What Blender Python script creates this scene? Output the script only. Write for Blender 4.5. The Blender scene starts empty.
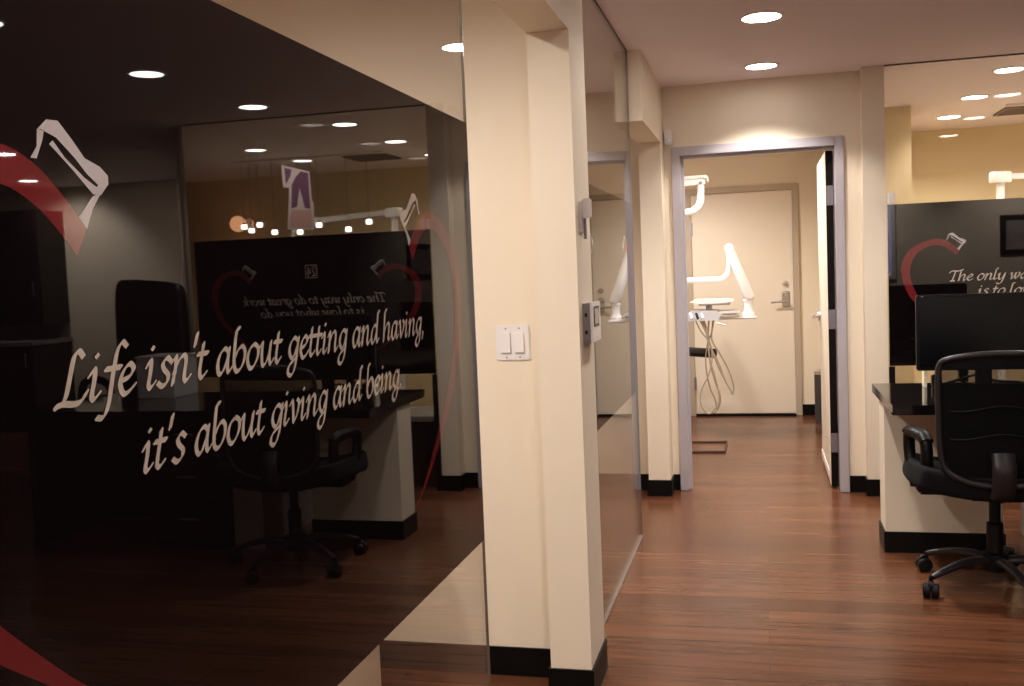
import bpy, bmesh, math, random
from mathutils import Vector, Matrix
random.seed(7)
C = bpy.context.scene.collection
sc = bpy.context.scene
PI = math.pi

# ------------------------------------------------------------------ materials
def new_mat(name):
    m = bpy.data.materials.new(name); m.use_nodes = True
    nt = m.node_tree; b = nt.nodes['Principled BSDF']
    return m, nt, b

def mat(name, col, rough=0.5, metal=0.0, spec=0.5, noise=0.0, nscale=30.0, bump=0.0, bscale=200.0, coat=0.0):
    m, nt, b = new_mat(name)
    b.inputs['Base Color'].default_value = (*col, 1)
    b.inputs['Roughness'].default_value = rough
    b.inputs['Metallic'].default_value = metal
    b.inputs['Specular IOR Level'].default_value = spec
    b.inputs['Coat Weight'].default_value = coat
    b.inputs['Coat Roughness'].default_value = 0.05
    tc = nt.nodes.new('ShaderNodeTexCoord')
    if noise > 0:
        n = nt.nodes.new('ShaderNodeTexNoise'); n.inputs['Scale'].default_value = nscale; n.inputs['Detail'].default_value = 4
        nt.links.new(tc.outputs['Object'], n.inputs['Vector'])
        mx = nt.nodes.new('ShaderNodeMix'); mx.data_type = 'RGBA'
        mx.inputs[6].default_value = (*[c * (1 - noise) for c in col], 1)
        mx.inputs[7].default_value = (*[min(1, c * (1 + noise)) for c in col], 1)
        nt.links.new(n.outputs['Fac'], mx.inputs[0]); nt.links.new(mx.outputs[2], b.inputs['Base Color'])
    if bump > 0:
        n2 = nt.nodes.new('ShaderNodeTexNoise'); n2.inputs['Scale'].default_value = bscale; n2.inputs['Detail'].default_value = 3
        nt.links.new(tc.outputs['Object'], n2.inputs['Vector'])
        bp = nt.nodes.new('ShaderNodeBump'); bp.inputs['Strength'].default_value = bump; bp.inputs['Distance'].default_value = 0.002
        nt.links.new(n2.outputs['Fac'], bp.inputs['Height']); nt.links.new(bp.outputs['Normal'], b.inputs['Normal'])
    return m

def emit(name, col, strength):
    m, nt, b = new_mat(name)
    b.inputs['Base Color'].default_value = (0.9, 0.9, 0.9, 1)
    b.inputs['Emission Color'].default_value = (*col, 1)
    b.inputs['Emission Strength'].default_value = strength
    return m

def thin_glass(name, tint=(0.955, 0.95, 0.935)):
    # thin clear pane: straight-through transmission plus a Schlick reflection on every face
    m = bpy.data.materials.new(name); m.use_nodes = True; nt = m.node_tree; nt.nodes.clear()
    N = nt.nodes.new; L = nt.links.new
    out = N('ShaderNodeOutputMaterial'); mix = N('ShaderNodeMixShader')
    tr = N('ShaderNodeBsdfTransparent'); tr.inputs[0].default_value = (*tint, 1)
    gl = N('ShaderNodeBsdfGlossy'); gl.inputs['Roughness'].default_value = 0.0
    geo = N('ShaderNodeNewGeometry')
    dot = N('ShaderNodeVectorMath'); dot.operation = 'DOT_PRODUCT'
    L(geo.outputs['Incoming'], dot.inputs[0]); L(geo.outputs['Normal'], dot.inputs[1])
    ab = N('ShaderNodeMath'); ab.operation = 'ABSOLUTE'; L(dot.outputs['Value'], ab.inputs[0])
    su = N('ShaderNodeMath'); su.operation = 'SUBTRACT'; su.inputs[0].default_value = 1; L(ab.outputs[0], su.inputs[1])
    pw = N('ShaderNodeMath'); pw.operation = 'POWER'; L(su.outputs[0], pw.inputs[0]); pw.inputs[1].default_value = 5
    ma = N('ShaderNodeMath'); ma.operation = 'MULTIPLY_ADD'; L(pw.outputs[0], ma.inputs[0]); ma.inputs[1].default_value = 0.96; ma.inputs[2].default_value = 0.04
    L(ma.outputs[0], mix.inputs[0]); L(tr.outputs[0], mix.inputs[1]); L(gl.outputs[0], mix.inputs[2]); L(mix.outputs[0], out.inputs[0])
    return m

def mesh_fabric(name):
    m, nt, b = new_mat(name)
    b.inputs['Base Color'].default_value = (0.004, 0.0035, 0.004, 1); b.inputs['Roughness'].default_value = 0.9; b.inputs['Specular IOR Level'].default_value = 0.15
    tr = nt.nodes.new('ShaderNodeBsdfTransparent'); mix = nt.nodes.new('ShaderNodeMixShader')
    tc = nt.nodes.new('ShaderNodeTexCoord'); ck = nt.nodes.new('ShaderNodeTexChecker'); ck.inputs['Scale'].default_value = 420
    nt.links.new(tc.outputs['Object'], ck.inputs['Vector'])
    mu = nt.nodes.new('ShaderNodeMath'); mu.operation = 'MULTIPLY_ADD'; mu.inputs[1].default_value = 0.3; mu.inputs[2].default_value = 0.62
    nt.links.new(ck.outputs['Fac'], mu.inputs[0])
    nt.links.new(mu.outputs[0], mix.inputs[0]); nt.links.new(tr.outputs[0], mix.inputs[1]); nt.links.new(b.outputs[0], mix.inputs[2])
    nt.links.new(mix.outputs[0], nt.nodes['Material Output'].inputs[0])
    return m

def floor_mat():
    m, nt, b = new_mat('laminate'); N = nt.nodes.new; L = nt.links.new
    tc = N('ShaderNodeTexCoord')
    br = N('ShaderNodeTexBrick'); br.inputs['Scale'].default_value = 1.0
    br.inputs['Brick Width'].default_value = 1.22; br.inputs['Row Height'].default_value = 0.125
    br.inputs['Mortar Size'].default_value = 0.0012; br.inputs['Mortar Smooth'].default_value = 0.3
    br.inputs['Color1'].default_value = (0.112, 0.041, 0.019, 1); br.inputs['Color2'].default_value = (0.182, 0.072, 0.034, 1)
    br.inputs['Mortar'].default_value = (0.07, 0.026, 0.012, 1); br.inputs['Bias'].default_value = -0.1
    L(tc.outputs['Object'], br.inputs['Vector'])
    mp = N('ShaderNodeMapping'); mp.inputs['Scale'].default_value = (1.1, 17, 1); L(tc.outputs['Object'], mp.inputs['Vector'])
    n = N('ShaderNodeTexNoise'); n.inputs['Scale'].default_value = 1.6; n.inputs['Detail'].default_value = 7; n.inputs['Roughness'].default_value = 0.62; n.inputs['Distortion'].default_value = 0.5
    L(mp.outputs[0], n.inputs['Vector'])
    rp = N('ShaderNodeValToRGB'); rp.color_ramp.elements[0].position = 0.32; rp.color_ramp.elements[0].color = (0.55, 0.50, 0.47, 1)
    rp.color_ramp.elements[1].position = 0.68; rp.color_ramp.elements[1].color = (1.2, 1.18, 1.15, 1)
    L(n.outputs['Fac'], rp.inputs[0])
    mx = N('ShaderNodeMix'); mx.data_type = 'RGBA'; mx.blend_type = 'MULTIPLY'; mx.inputs[0].default_value = 0.85
    L(br.outputs['Color'], mx.inputs[6]); L(rp.outputs[0], mx.inputs[7]); L(mx.outputs[2], b.inputs['Base Color'])
    b.inputs['Roughness'].default_value = 0.27; b.inputs['Specular IOR Level'].default_value = 0.38
    rr = N('ShaderNodeMapRange'); rr.inputs['To Min'].default_value = 0.16; rr.inputs['To Max'].default_value = 0.32
    L(n.outputs['Fac'], rr.inputs[0]); L(rr.outputs[0], b.inputs['Roughness'])
    bp = N('ShaderNodeBump'); bp.inputs['Strength'].default_value = 0.12; bp.inputs['Distance'].default_value = 0.002
    L(n.outputs['Fac'], bp.inputs['Height']); L(bp.outputs[0], b.inputs['Normal'])
    return m

M = dict(
    wall=mat('cream paint', (0.83, 0.72, 0.565), 0.62, spec=0.3, bump=0.12, bscale=350),
    wall_op=mat('yellow cream paint', (0.72, 0.585, 0.345), 0.62, spec=0.3, bump=0.12, bscale=350),
    ceil=mat('ceiling paint', (0.97, 0.87, 0.88), 0.8, spec=0.2, bump=0.25, bscale=240),
    dark_wall=mat('taupe paint', (0.22, 0.18, 0.15), 0.7, spec=0.2),
    floor=floor_mat(),
    base=mat('black vinyl base', (0.003, 0.0025, 0.0025), 0.4, spec=0.18),
    glass=thin_glass('clear glass'),
    edge=mat('glass edge', (0.10, 0.085, 0.06), 0.2),
    film=mat('dark film', (0.0045, 0.0025, 0.003), 0.015, spec=0.5),
    red=mat('red vinyl', (0.15, 0.014, 0.016), 0.015, spec=0.5),
    white_vinyl=mat('white vinyl', (0.50, 0.42, 0.345), 0.015, spec=0.5),
    grey_vinyl=mat('grey vinyl', (0.46, 0.41, 0.40), 0.015, spec=0.5),
    frame=mat('grey lavender enamel', (0.47, 0.43, 0.455), 0.38),
    door=mat('cream door', (0.82, 0.71, 0.57), 0.42, noise=0.03, nscale=3),
    door_frame2=mat('tan door frame', (0.50, 0.40, 0.29), 0.45),
    dark_edge=mat('dark door edge', (0.004, 0.002, 0.002), 0.5, spec=0.15),
    steel=mat('brushed steel', (0.66, 0.64, 0.62), 0.28, metal=1.0),
    dull_steel=mat('dull steel', (0.30, 0.285, 0.31), 0.42, metal=0.9),
    white=mat('white plastic', (0.80, 0.76, 0.74), 0.35),
    white_enamel=mat('white enamel', (0.93, 0.90, 0.88), 0.28, coat=0.3),
    blue_white=mat('cool white plastic', (0.70, 0.72, 0.78), 0.35),
    grey=mat('grey plastic', (0.25, 0.23, 0.24), 0.45),
    lcd=mat('thermostat screen', (0.33, 0.33, 0.31), 0.25),
    dark=mat('black plastic', (0.0035, 0.003, 0.0035), 0.42, spec=0.22),
    gloss_black=mat('black stone top', (0.008, 0.006, 0.006), 0.08, spec=0.6),
    screen=mat('monitor screen', (0.002, 0.002, 0.0025), 0.25, spec=0.2),
    black_fabric=mat('black fabric', (0.004, 0.0035, 0.004), 0.9, spec=0.2, bump=0.3, bscale=500),
    leather=mat('black leather', (0.010, 0.008, 0.008), 0.4, bump=0.2, bscale=120),
    mesh=mesh_fabric('black mesh'),
    satin=mat('satin grey plastic', (0.016, 0.013, 0.015), 0.36, spec=0.4),
    hose=mat('beige hose', (0.42, 0.35, 0.26), 0.5),
    espresso=mat('espresso wood', (0.008, 0.005, 0.004), 0.4, spec=0.3, noise=0.4, nscale=8),
    pale_counter=mat('pale counter', (0.30, 0.27, 0.25), 0.4),
    rod=mat('dark rod', (0.045, 0.022, 0.014), 0.35),
    purple=mat('purple print', (0.24, 0.10, 0.17), 0.4),
    salmon=mat('salmon print', (0.85, 0.50, 0.42), 0.4),
    pinkish=mat('pinkish white print', (0.90, 0.74, 0.68), 0.4),
    paper=mat('picture paper', (0.30, 0.26, 0.24), 0.6, noise=0.5, nscale=6),
    blind=emit('dusk lit blind', (0.25, 0.28, 0.85), 2.2),
    vent=mat('vent grey', (0.20, 0.15, 0.12), 0.6),
    lens_dim=emit('dimmed lamp lens', (1.0, 0.92, 0.85), 22.0),
    lens=emit('lamp lens', (1.0, 0.92, 0.85), 85.0),
    cube=emit('cube lamp glass', (1.0, 0.90, 0.78), 26.0),
    warm=emit('added warm glow', (1.0, 0.45, 0.25), 0.8),
    bin=mat('charcoal bin', (0.045, 0.036, 0.036), 0.45),
    cream_card=mat('cream card', (0.80, 0.72, 0.52), 0.6),
)

# ------------------------------------------------------------------ mesh helpers
class MB:
    def __init__(self): self.bm = bmesh.new()
    def poly(self, pts):
        self.bm.faces.new([self.bm.verts.new(p) for p in pts]); return self
    def box(self, x0, x1, y0, y1, z0, z1, bevel=0.0, seg=2):
        t = bmesh.new(); bmesh.ops.create_cube(t, size=1)
        for v in t.verts:
            v.co = Vector(((x0 + x1) / 2 + v.co.x * (x1 - x0), (y0 + y1) / 2 + v.co.y * (y1 - y0), (z0 + z1) / 2 + v.co.z * (z1 - z0)))
        if bevel: bmesh.ops.bevel(t, geom=list(t.edges), offset=bevel, segments=seg, affect='EDGES', clamp_overlap=True)
        return self.join(t)
    def obox(self, c, sx, sy, sz, rot, bevel=0.0):
        t = bmesh.new(); bmesh.ops.create_cube(t, size=1)
        for v in t.verts: v.co = Vector((v.co.x * sx, v.co.y * sy, v.co.z * sz))
        if bevel: bmesh.ops.bevel(t, geom=list(t.edges), offset=bevel, segments=3, affect='EDGES', clamp_overlap=True)
        for v in t.verts: v.co = rot @ v.co + Vector(c)
        return self.join(t)
    def prism(self, pts, d, axis='z', at=0.0):
        # outline in two coordinates, pushed d along the third
        def P(a, b, c): return {'z': (a, b, c), 'y': (a, c, b), 'x': (c, a, b)}[axis]
        lo = [self.bm.verts.new(P(a, b, at)) for a, b in pts]; hi = [self.bm.verts.new(P(a, b, at + d)) for a, b in pts]
        n = len(pts); self.bm.faces.new(lo[::-1]); self.bm.faces.new(hi)
        for i in range(n): self.bm.faces.new((lo[i], lo[(i + 1) % n], hi[(i + 1) % n], hi[i]))
        return self
    def tube(self, pts, r, seg=12, closed=False, flat=1.0):
        pts = [Vector(p) for p in pts]; n = len(pts); rings = []
        rs = r if isinstance(r, (list, tuple)) else [r] * n
        up = Vector((0, 0, 1)); prev = None
        for i, p in enumerate(pts):
            a = pts[(i - 1) % n] if (closed or i > 0) else p; b = pts[(i + 1) % n] if (closed or i < n - 1) else p
            t = (b - a).normalized()
            if prev is None:
                s = t.cross(up)
                if s.length < 1e-3: s = t.cross(Vector((0, 1, 0)))
                s.normalize()
            else:
                s = prev - t * prev.dot(t)
                s.normalize()
            prev = s; w = s.cross(t)
            rings.append([self.bm.verts.new(p + (s * math.cos(2 * PI * k / seg) + w * math.sin(2 * PI * k / seg) * flat) * rs[i]) for k in range(seg)])
        m = n if closed else n - 1
        for i in range(m):
            A, B = rings[i], rings[(i + 1) % n]
            for k in range(seg): self.bm.faces.new((A[k], A[(k + 1) % seg], B[(k + 1) % seg], B[k]))
        if not closed:
            self.bm.faces.new(rings[0][::-1]); self.bm.faces.new(rings[-1])
        return self
    def lathe(self, prof, c=(0, 0, 0), seg=28, axis='z'):
        # prof: (radius, height) pairs
        def P(x, y, h):
            return {'z': (c[0] + x, c[1] + y, c[2] + h), 'y': (c[0] + x, c[1] + h, c[2] + y), 'x': (c[0] + h, c[1] + x, c[2] + y)}[axis]
        rings = []
        for r, h in prof:
            if r < 1e-6: rings.append([self.bm.verts.new(P(0, 0, h))])
            else: rings.append([self.bm.verts.new(P(r * math.cos(2 * PI * k / seg), r * math.sin(2 * PI * k / seg), h)) for k in range(seg)])
        for A, B in zip(rings, rings[1:]):
            for k in range(seg):
                k2 = (k + 1) % seg
                if len(A) == 1 and len(B) == 1: continue
                if len(A) == 1: self.bm.faces.new((A[0], B[k2], B[k]))
                elif len(B) == 1: self.bm.faces.new((A[k], A[k2], B[0]))
                else: self.bm.faces.new((A[k], A[k2], B[k2], B[k]))
        return self
    def grid(self, rows):
        vs = [[self.bm.verts.new(p) for p in r] for r in rows]
        for a, b in zip(vs, vs[1:]):
            for i in range(len(a) - 1): self.bm.faces.new((a[i], a[i + 1], b[i + 1], b[i]))
        return self
    def join(self, t):
        me = bpy.data.meshes.new('t'); t.to_mesh(me); t.free(); self.bm.from_mesh(me); bpy.data.meshes.remove(me); return self
    def build(self, name, m, parent=None, smooth=False, normals=True):
        if normals: bmesh.ops.recalc_face_normals(self.bm, faces=list(self.bm.faces))
        me = bpy.data.meshes.new(name); self.bm.to_mesh(me); self.bm.free()
        if smooth:
            for p in me.polygons: p.use_smooth = True
            try: me.set_sharp_from_angle(angle=math.radians(40))
            except Exception: pass
        me.materials.append(m)
        o = bpy.data.objects.new(name, me); C.objects.link(o)
        if parent is not None: o.parent = parent
        return o

def thing(name, label, cat, loc=(0, 0, 0), group=None):
    o = bpy.data.objects.new(name, None); C.objects.link(o); o.location = loc; o.empty_display_size = 0.05
    return tag(o, label, cat, group)
def tag(o, label, cat, group=None):
    o['label'] = label; o['category'] = cat
    if group: o['group'] = group
    return o
def struct(o, label=None):
    o['kind'] = 'structure'
    if label: o['label'] = label
    return o
def smooth_path(ctrl, n=8, closed=False):
    P = [Vector(p) for p in ctrl]; out = []; m = len(P)
    rng = range(m if closed else m - 1)
    for i in rng:
        p1, p2 = P[i], P[(i + 1) % m]
        p0 = P[i - 1] if (closed or i > 0) else p1 * 2 - p2
        p3 = P[(i + 2) % m] if (closed or i + 2 < m) else p2 * 2 - p1
        for k in range(n):
            t = k / n
            out.append(0.5 * ((2 * p1) + (p2 - p0) * t + (2 * p0 - 5 * p1 + 4 * p2 - p3) * t * t + (3 * p1 - p0 - 3 * p2 + p3) * t ** 3))
    if not closed: out.append(P[-1])
    return out

# ------------------------------------------------------------------ lettering: pen strokes swept by a broad nib
NIB = 40
G = {  # advance, strokes (x-height = 1)
 'a': (1.02, [[(.76,.84),(.52,1.0),(.22,.8),(.08,.38),(.2,.03),(.44,.1),(.74,.62)], [(.80,1.0),(.71,.4),(.78,.03),(1.0,.2)]]),
 'b': (.95, [[(.42,1.76),(.24,1.7),(.17,1.25),(.12,.4),(.26,.02),(.55,.06),(.8,.42),(.82,.8),(.62,1.0),(.36,.85),(.14,.5)]]),
 'd': (1.04, [[(.74,.84),(.52,1.0),(.22,.8),(.08,.38),(.2,.03),(.44,.1),(.72,.62)], [(1.04,1.72),(.87,1.72),(.79,1.25),(.70,.4),(.78,.03),(1.0,.2)]]),
 'e': (.80, [[(.12,.46),(.48,.56),(.68,.80),(.5,1.0),(.22,.8),(.08,.38),(.25,.02),(.5,.06),(.76,.26)]]),
 'f': (.68, [[(.98,1.62),(.80,1.78),(.58,1.5),(.44,.8),(.30,-.2),(.10,-.62),(-.18,-.60)], [(.10,.94),(.76,.94)]]),
 'g': (.95, [[(.80,.84),(.52,1.0),(.22,.8),(.10,.42),(.26,.1),(.48,.16),(.76,.66)], [(.84,1.0),(.74,.3),(.58,-.4),(.30,-.70),(.02,-.58),(.08,-.26),(.40,-.06),(.72,.1)]]),
 'h': (1.05, [[(.42,1.76),(.24,1.7),(.17,1.25),(.08,.0)], [(.10,.4),(.38,.85),(.64,1.0),(.76,.8),(.68,.25),(.76,.02),(.98,.2)]]),
 'i': (.56, [[(.0,.80),(.2,1.0),(.2,.6),(.12,.15),(.22,.02),(.44,.2)], [(.25,1.44),(.29,1.40)]]),
 'k': (.98, [[(.42,1.76),(.24,1.7),(.17,1.25),(.08,.0)], [(.12,.42),(.44,.92),(.66,.98),(.62,.7),(.30,.5),(.46,.3),(.66,.02),(.92,.15)]]),
 'l': (.54, [[(.42,1.76),(.24,1.7),(.17,1.25),(.1,.2),(.2,.02),(.44,.2)]]),
 'n': (1.08, [[(.0,.80),(.2,1.0),(.18,.6),(.08,.0)], [(.1,.4),(.38,.85),(.64,1.0),(.76,.8),(.68,.25),(.76,.02),(1.0,.2)]]),
 'o': (.95, [[(.52,1.0),(.22,.8),(.08,.38),(.24,.02),(.52,.06),(.80,.46),(.80,.84),(.56,1.0),(.52,1.0)]]),
 'r': (.78, [[(.0,.80),(.2,1.0),(.18,.6),(.08,.0)], [(.1,.4),(.36,.85),(.58,1.0),(.74,.88)]]),
 's': (.72, [[(.66,.86),(.46,1.0),(.24,.84),(.32,.6),(.54,.38),(.50,.12),(.25,.0),(.02,.14)]]),
 't': (.62, [[(.30,1.34),(.22,.8),(.14,.22),(.26,.02),(.52,.2)], [(.0,.95),(.58,.95)]]),
 'u': (1.08, [[(.0,.80),(.18,1.0),(.14,.5),(.2,.04),(.42,.08),(.72,.55),(.82,1.0)], [(.82,1.0),(.72,.35),(.80,.02),(1.02,.2)]]),
 'v': (.88, [[(.0,.85),(.18,1.0),(.26,.5),(.32,.02),(.66,.46),(.76,.86),(.60,1.02)]]),
 'w': (1.28, [[(.0,.85),(.18,1.0),(.20,.5),(.24,.02),(.54,.5),(.68,1.0),(.66,.5),(.72,.02),(1.06,.5),(1.14,.9),(.98,1.02)]]),
 'y': (1.0, [[(.0,.80),(.18,1.0),(.14,.5),(.2,.04),(.42,.08),(.72,.55),(.84,1.0)], [(.84,1.0),(.74,.3),(.57,-.4),(.30,-.70),(.0,-.60)]]),
 'L': (1.15, [[(.86,1.46),(.70,1.64),(.50,1.5),(.36,.8),(.22,.2),(-.1,-.02)], [(-.12,.02),(.2,.06),(.55,.0),(.86,.04),(1.08,.32)]]),
 'T': (1.15, [[(-.06,1.3),(.10,1.58),(.55,1.6),(1.0,1.56),(1.30,1.70)], [(.66,1.58),(.54,.8),(.42,.06)], [(.18,.01),(.70,.01)]]),
 "'": (.34, [[(.26,1.76),(.14,1.3)]]),
 ',': (.44, [[(.12,.10),(.20,.0),(.06,-.34)]]),
 '.': (.44, [[(.10,.08),(.15,.05)]]),
 ' ': (.50, []),
}
def hull(pts):
    pts = sorted(set((round(x, 6), round(y, 6)) for x, y in pts))
    def half(ps):
        h = []
        for p in ps:
            while len(h) > 1 and (h[-1][0] - h[-2][0]) * (p[1] - h[-2][1]) - (h[-1][1] - h[-2][1]) * (p[0] - h[-2][0]) <= 1e-9: h.pop()
            h.append(p)
        return h[:-1]
    return half(pts) + half(pts[::-1])
def letter_polys(text, nib=0.20, slant=0.15):
    x = 0; out = []
    ca, sa = math.cos(math.radians(NIB)), math.sin(math.radians(NIB)); th = 0.035
    foot = [(ca * nib / 2 - sa * th, sa * nib / 2 + ca * th), (ca * nib / 2 + sa * th, sa * nib / 2 - ca * th),
            (-ca * nib / 2 + sa * th, -sa * nib / 2 - ca * th), (-ca * nib / 2 - sa * th, -sa * nib / 2 + ca * th)]
    for ch in text:
        adv, strokes = G[ch]
        for s in strokes:
            p = smooth_path([(a, b, 0) for a, b in s], 6 if len(s) > 2 else 1)
            q = [(x + v.x + slant * v.y, v.y) for v in p]
            for (ax, ay), (bx, by) in zip(q, q[1:]):
                out.append(hull([(ax + fx, ay + fy) for fx, fy in foot] + [(bx + fx, by + fy) for fx, fy in foot]))
        x += adv
    return out, x
def lettering(name, text, place, u0, u1, v0, xh, parent, m, nib=0.215):
    # place(u, v) -> a point on the film; the line runs from u0 to u1 on baseline v0
    polys, w = letter_polys(text, nib)
    b = MB(); k = (u1 - u0) / w
    for i, p in enumerate(polys): b.poly([place(u0 + px * k, v0 + py * xh, 0.0004 + (i % 43) * 0.000012) for px, py in p])
    o = b.build(name, m, parent, normals=False)
    return o

# the half-heart swoosh and the little cap on it, both measured from the middle of the film (u) and the floor (z)
SW_OUT = [(.457,1.423),(.487,1.452),(.525,1.480),(.570,1.493),(.630,1.484),(.700,1.455),(.750,1.406),(.771,1.340),(.768,1.285),(.752,1.225),(.718,1.160),(.641,1.078),(.558,1.014),(.500,.974),(.430,.935)]
SW_IN = [(.474,1.397),(.500,1.422),(.528,1.443),(.567,1.458),(.613,1.455),(.668,1.430),(.706,1.386),(.724,1.330),(.722,1.280),(.706,1.226),(.675,1.165),(.614,1.093),(.545,1.026),(.494,.982),(.430,.938)]
CAP = [[(.516,1.511),(.504,1.521),(.488,1.522),(.470,1.507),(.453,1.491),(.431,1.485),(.419,1.477),(.419,1.468),(.434,1.466),(.451,1.476),(.468,1.490),(.492,1.506),(.511,1.511)],
       [(.497,1.503),(.502,1.499),(.473,1.479),(.444,1.457),(.432,1.460),(.439,1.465),(.455,1.472),(.482,1.489)],
       [(.419,1.469),(.435,1.467),(.441,1.462),(.444,1.457),(.432,1.457)],
       [(.517,1.511),(.508,1.510),(.511,1.501),(.520,1.484),(.528,1.484),(.519,1.495)],
       [(.432,1.459),(.445,1.455),(.468,1.434),(.457,1.423),(.446,1.443)]]
def emblem(place, c, dz, parent):
    for s in (-1, 1):
        so = smooth_path([(a, b, 0) for a, b in SW_OUT], 4); si = smooth_path([(a, b, 0) for a, b in SW_IN], 4)
        b = MB()
        for i in range(len(so) - 1):
            b.poly([place(c + s * p.x, p.y + dz, 0.0002) for p in (so[i], so[i + 1], si[i + 1], si[i])])
        o = b.build('swoosh', M['red'], parent); o['label'] = 'red curved swoosh printed on the dark film'
        b = MB()
        for q, pl in enumerate(CAP): b.poly([place(c + s * u, z + dz, 0.0003 + q * 0.00004) for u, z in pl])
        o = b.build('swoosh_cap', M['grey_vinyl'], parent); o['label'] = 'white outlined cap on the end of the red swoosh'

# ------------------------------------------------------------------ room shell
HC = 2.445
def slab(name, x0, x1, y0, y1, z0, z1, m): return struct(MB().box(x0, x1, y0, y1, z0, z1).build(name, m))
slab('floor', -3.6, 7.7, -2.0, 9.7, -0.1, 0.0, M['floor'])
slab('ceiling', -3.6, 7.7, -2.0, 9.7, HC, HC + 0.1, M['ceil'])
b = MB()   # wall with the grey framed doorway
b.box(-3.5, -0.505, 6.13, 6.25, 0, HC); b.box(0.478, 0.575, 6.13, 6.25, 0, HC); b.box(-0.505, 0.478, 6.13, 6.25, 2.08, HC)
struct(b.build('wall_back', M['wall']))
slab('wall_divider', -3.5, -0.682, 3.22, 3.33, 0, HC, M['wall'])
slab('wall_left', -3.6, -3.5, -1.9, 9.7, 0, HC, M['wall'])
slab('wall_front', -3.5, 7.6, -2.0, -1.9, 0, HC, M['wall'])
slab('wall_right', 7.6, 7.7, -2.0, 9.7, 0, HC, M['dark_wall'])
slab('wall_dental_back', -3.5, 0.555, 9.25, 9.37, 0, HC, M['wall'])
slab('wall_dental_side', 0.555, 0.655, 6.25, 7.70, 0, HC, M['wall'])
slab('wall_partition', 0.555, 1.065, 7.70, 9.37, 0, HC, M['wall_op'])
slab('wall_operatory_back', 1.065, 4.52, 9.30, 9.42, 0, HC, M['wall_op'])
slab('wall_far_right', 4.30, 7.6, 8.95, 9.07, 0, HC, M['wall'])
struct(MB().prism([(2.40, 6.02), (2.425, 6.02), (4.50, 9.26), (4.50, 9.30), (4.42, 9.30)], HC, 'z', 0.0).build('wall_operatory_side', M['wall']))
slab('trim_1', -0.682, -0.55, 3.06, 3.33, 0, HC, M['wall'])          # pilaster beside the light switch
slab('trim_2', -0.68, -0.55, 5.955, 6.13, 0, HC, M['wall'])          # pilaster beside the doorway
slab('trim_3', 0.574, 0.696, 6.03, 6.25, 0, HC, M['wall'])           # pillar at the edge of the right glass
slab('trim_4', -0.682, -0.55, 2.27, 3.06, 2.10, HC, M['wall'])      # header over the near opening
slab('trim_5', -0.682, -0.55, 5.045, 5.955, 2.10, HC, M['wall'])      # header over the far opening

def basebd(name, segs):
    b = MB()
    for s in segs: b.box(*s, 0, 0.098)
    return struct(b.build(name, M['base']))
T = 0.008
basebd('baseboard_divider', [(-3.5, -0.682, 3.22 - T, 3.22)])
basebd('baseboard_pilaster', [(-0.682, -0.55, 3.06 - T, 3.06), (-0.55, -0.55 + T, 3.06 - T, 3.33), (-0.682 - T, -0.682, 3.06 - T, 3.22 - T)])
basebd('baseboard_far_pilaster', [(-0.68, -0.55, 5.955 - T, 5.955), (-0.55, -0.55 + T, 5.955 - T, 6.13 - T), (-0.68 - T, -0.68, 5.955 - T, 6.13 - T), (-0.55, -0.505, 6.13 - T, 6.13), (-3.5, -0.68, 6.13 - T, 6.13)])
basebd('baseboard_right', [(0.480, 0.575, 6.13 - T, 6.13), (0.574 - T, 0.696, 6.03 - T, 6.03), (0.574 - T, 0.574, 6.03, 6.13 - T)])
basebd('baseboard_dental', [(0.335, 0.555, 9.25 - T, 9.25), (0.555 - T, 0.555, 7.3, 9.25 - T), (-3.5, -0.66, 9.25 - T, 9.25)])

# ------------------------------------------------------------------ doors
d1 = struct(thing('door_1', 'grey lavender steel door frame at the end of the corridor', 'door', (0, 6.19, 0)))
del d1['category']
def at(o, ob):  # keep world coordinates when parenting to a moved empty
    if ob.parent == o: ob.matrix_parent_inverse = Matrix.Translation(-o.location)
    return ob
b = MB()
for x0, x1 in ((-0.505, -0.452), (0.430, 0.482)): b.box(x0, x1, 6.112, 6.268, 0, 2.083, 0.004)
b.box(-0.4525, 0.4305, 6.112, 6.268, 2.028, 2.083, 0.004)
b.box(-0.452, -0.436, 6.17, 6.20, 0, 2.028); b.box(-0.436, 0.43, 6.15, 6.17, 2.012, 2.028)
at(d1, b.build('door_frame', M['frame'], d1))
lf = at(d1, MB().box(0.384, 0.426, 6.215, 7.115, 0.012, 2.012, 0.002).build('door_leaf', M['door'], d1)); lf['label'] = 'open cream door leaf seen edge on'
o = MB().box(0.3845, 0.4255, 6.211, 6.2155, 0.014, 2.010).build('leaf_edge', M['dark_edge'], lf); at(d1, o); o['label'] = 'black edge of the open door leaf'
o = MB().box(0.378, 0.3845, 6.36, 7.10, 0.045, 0.085).build('kick_strip', M['white'], lf); at(d1, o); o['label'] = 'white strip along the foot of the door'
for z in (0.28, 1.02, 1.75):
    h = MB().box(0.386, 0.429, 6.205, 6.212, z - 0.058, z + 0.058, 0.002)
    h.tube([(0.430, 6.206, z - 0.058), (0.430, 6.206, z + 0.058)], 0.007)
    for dz in (-0.04, 0, 0.04): h.lathe([(0.0, -0.0015), (0.004, -0.001), (0.004, 0.001)], (0.406 + 0.008 * (1 if dz else -1), 6.205, z + dz), 8, 'y')
    at(d1, h.build('hinge', M['dull_steel'], lf, True))
h = MB().lathe([(0, -0.014), (0.032, -0.014), (0.036, 0.0)], (0.384, 7.045, 1.0), 20, 'x')
h.tube([(0.384, 7.045, 1.0), (0.345, 7.045, 1.0)], 0.010)
h.tube(smooth_path([(0.340, 7.055, 1.0), (0.338, 7.00, 1.001), (0.340, 6.93, 0.998)], 5), 0.014)
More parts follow.
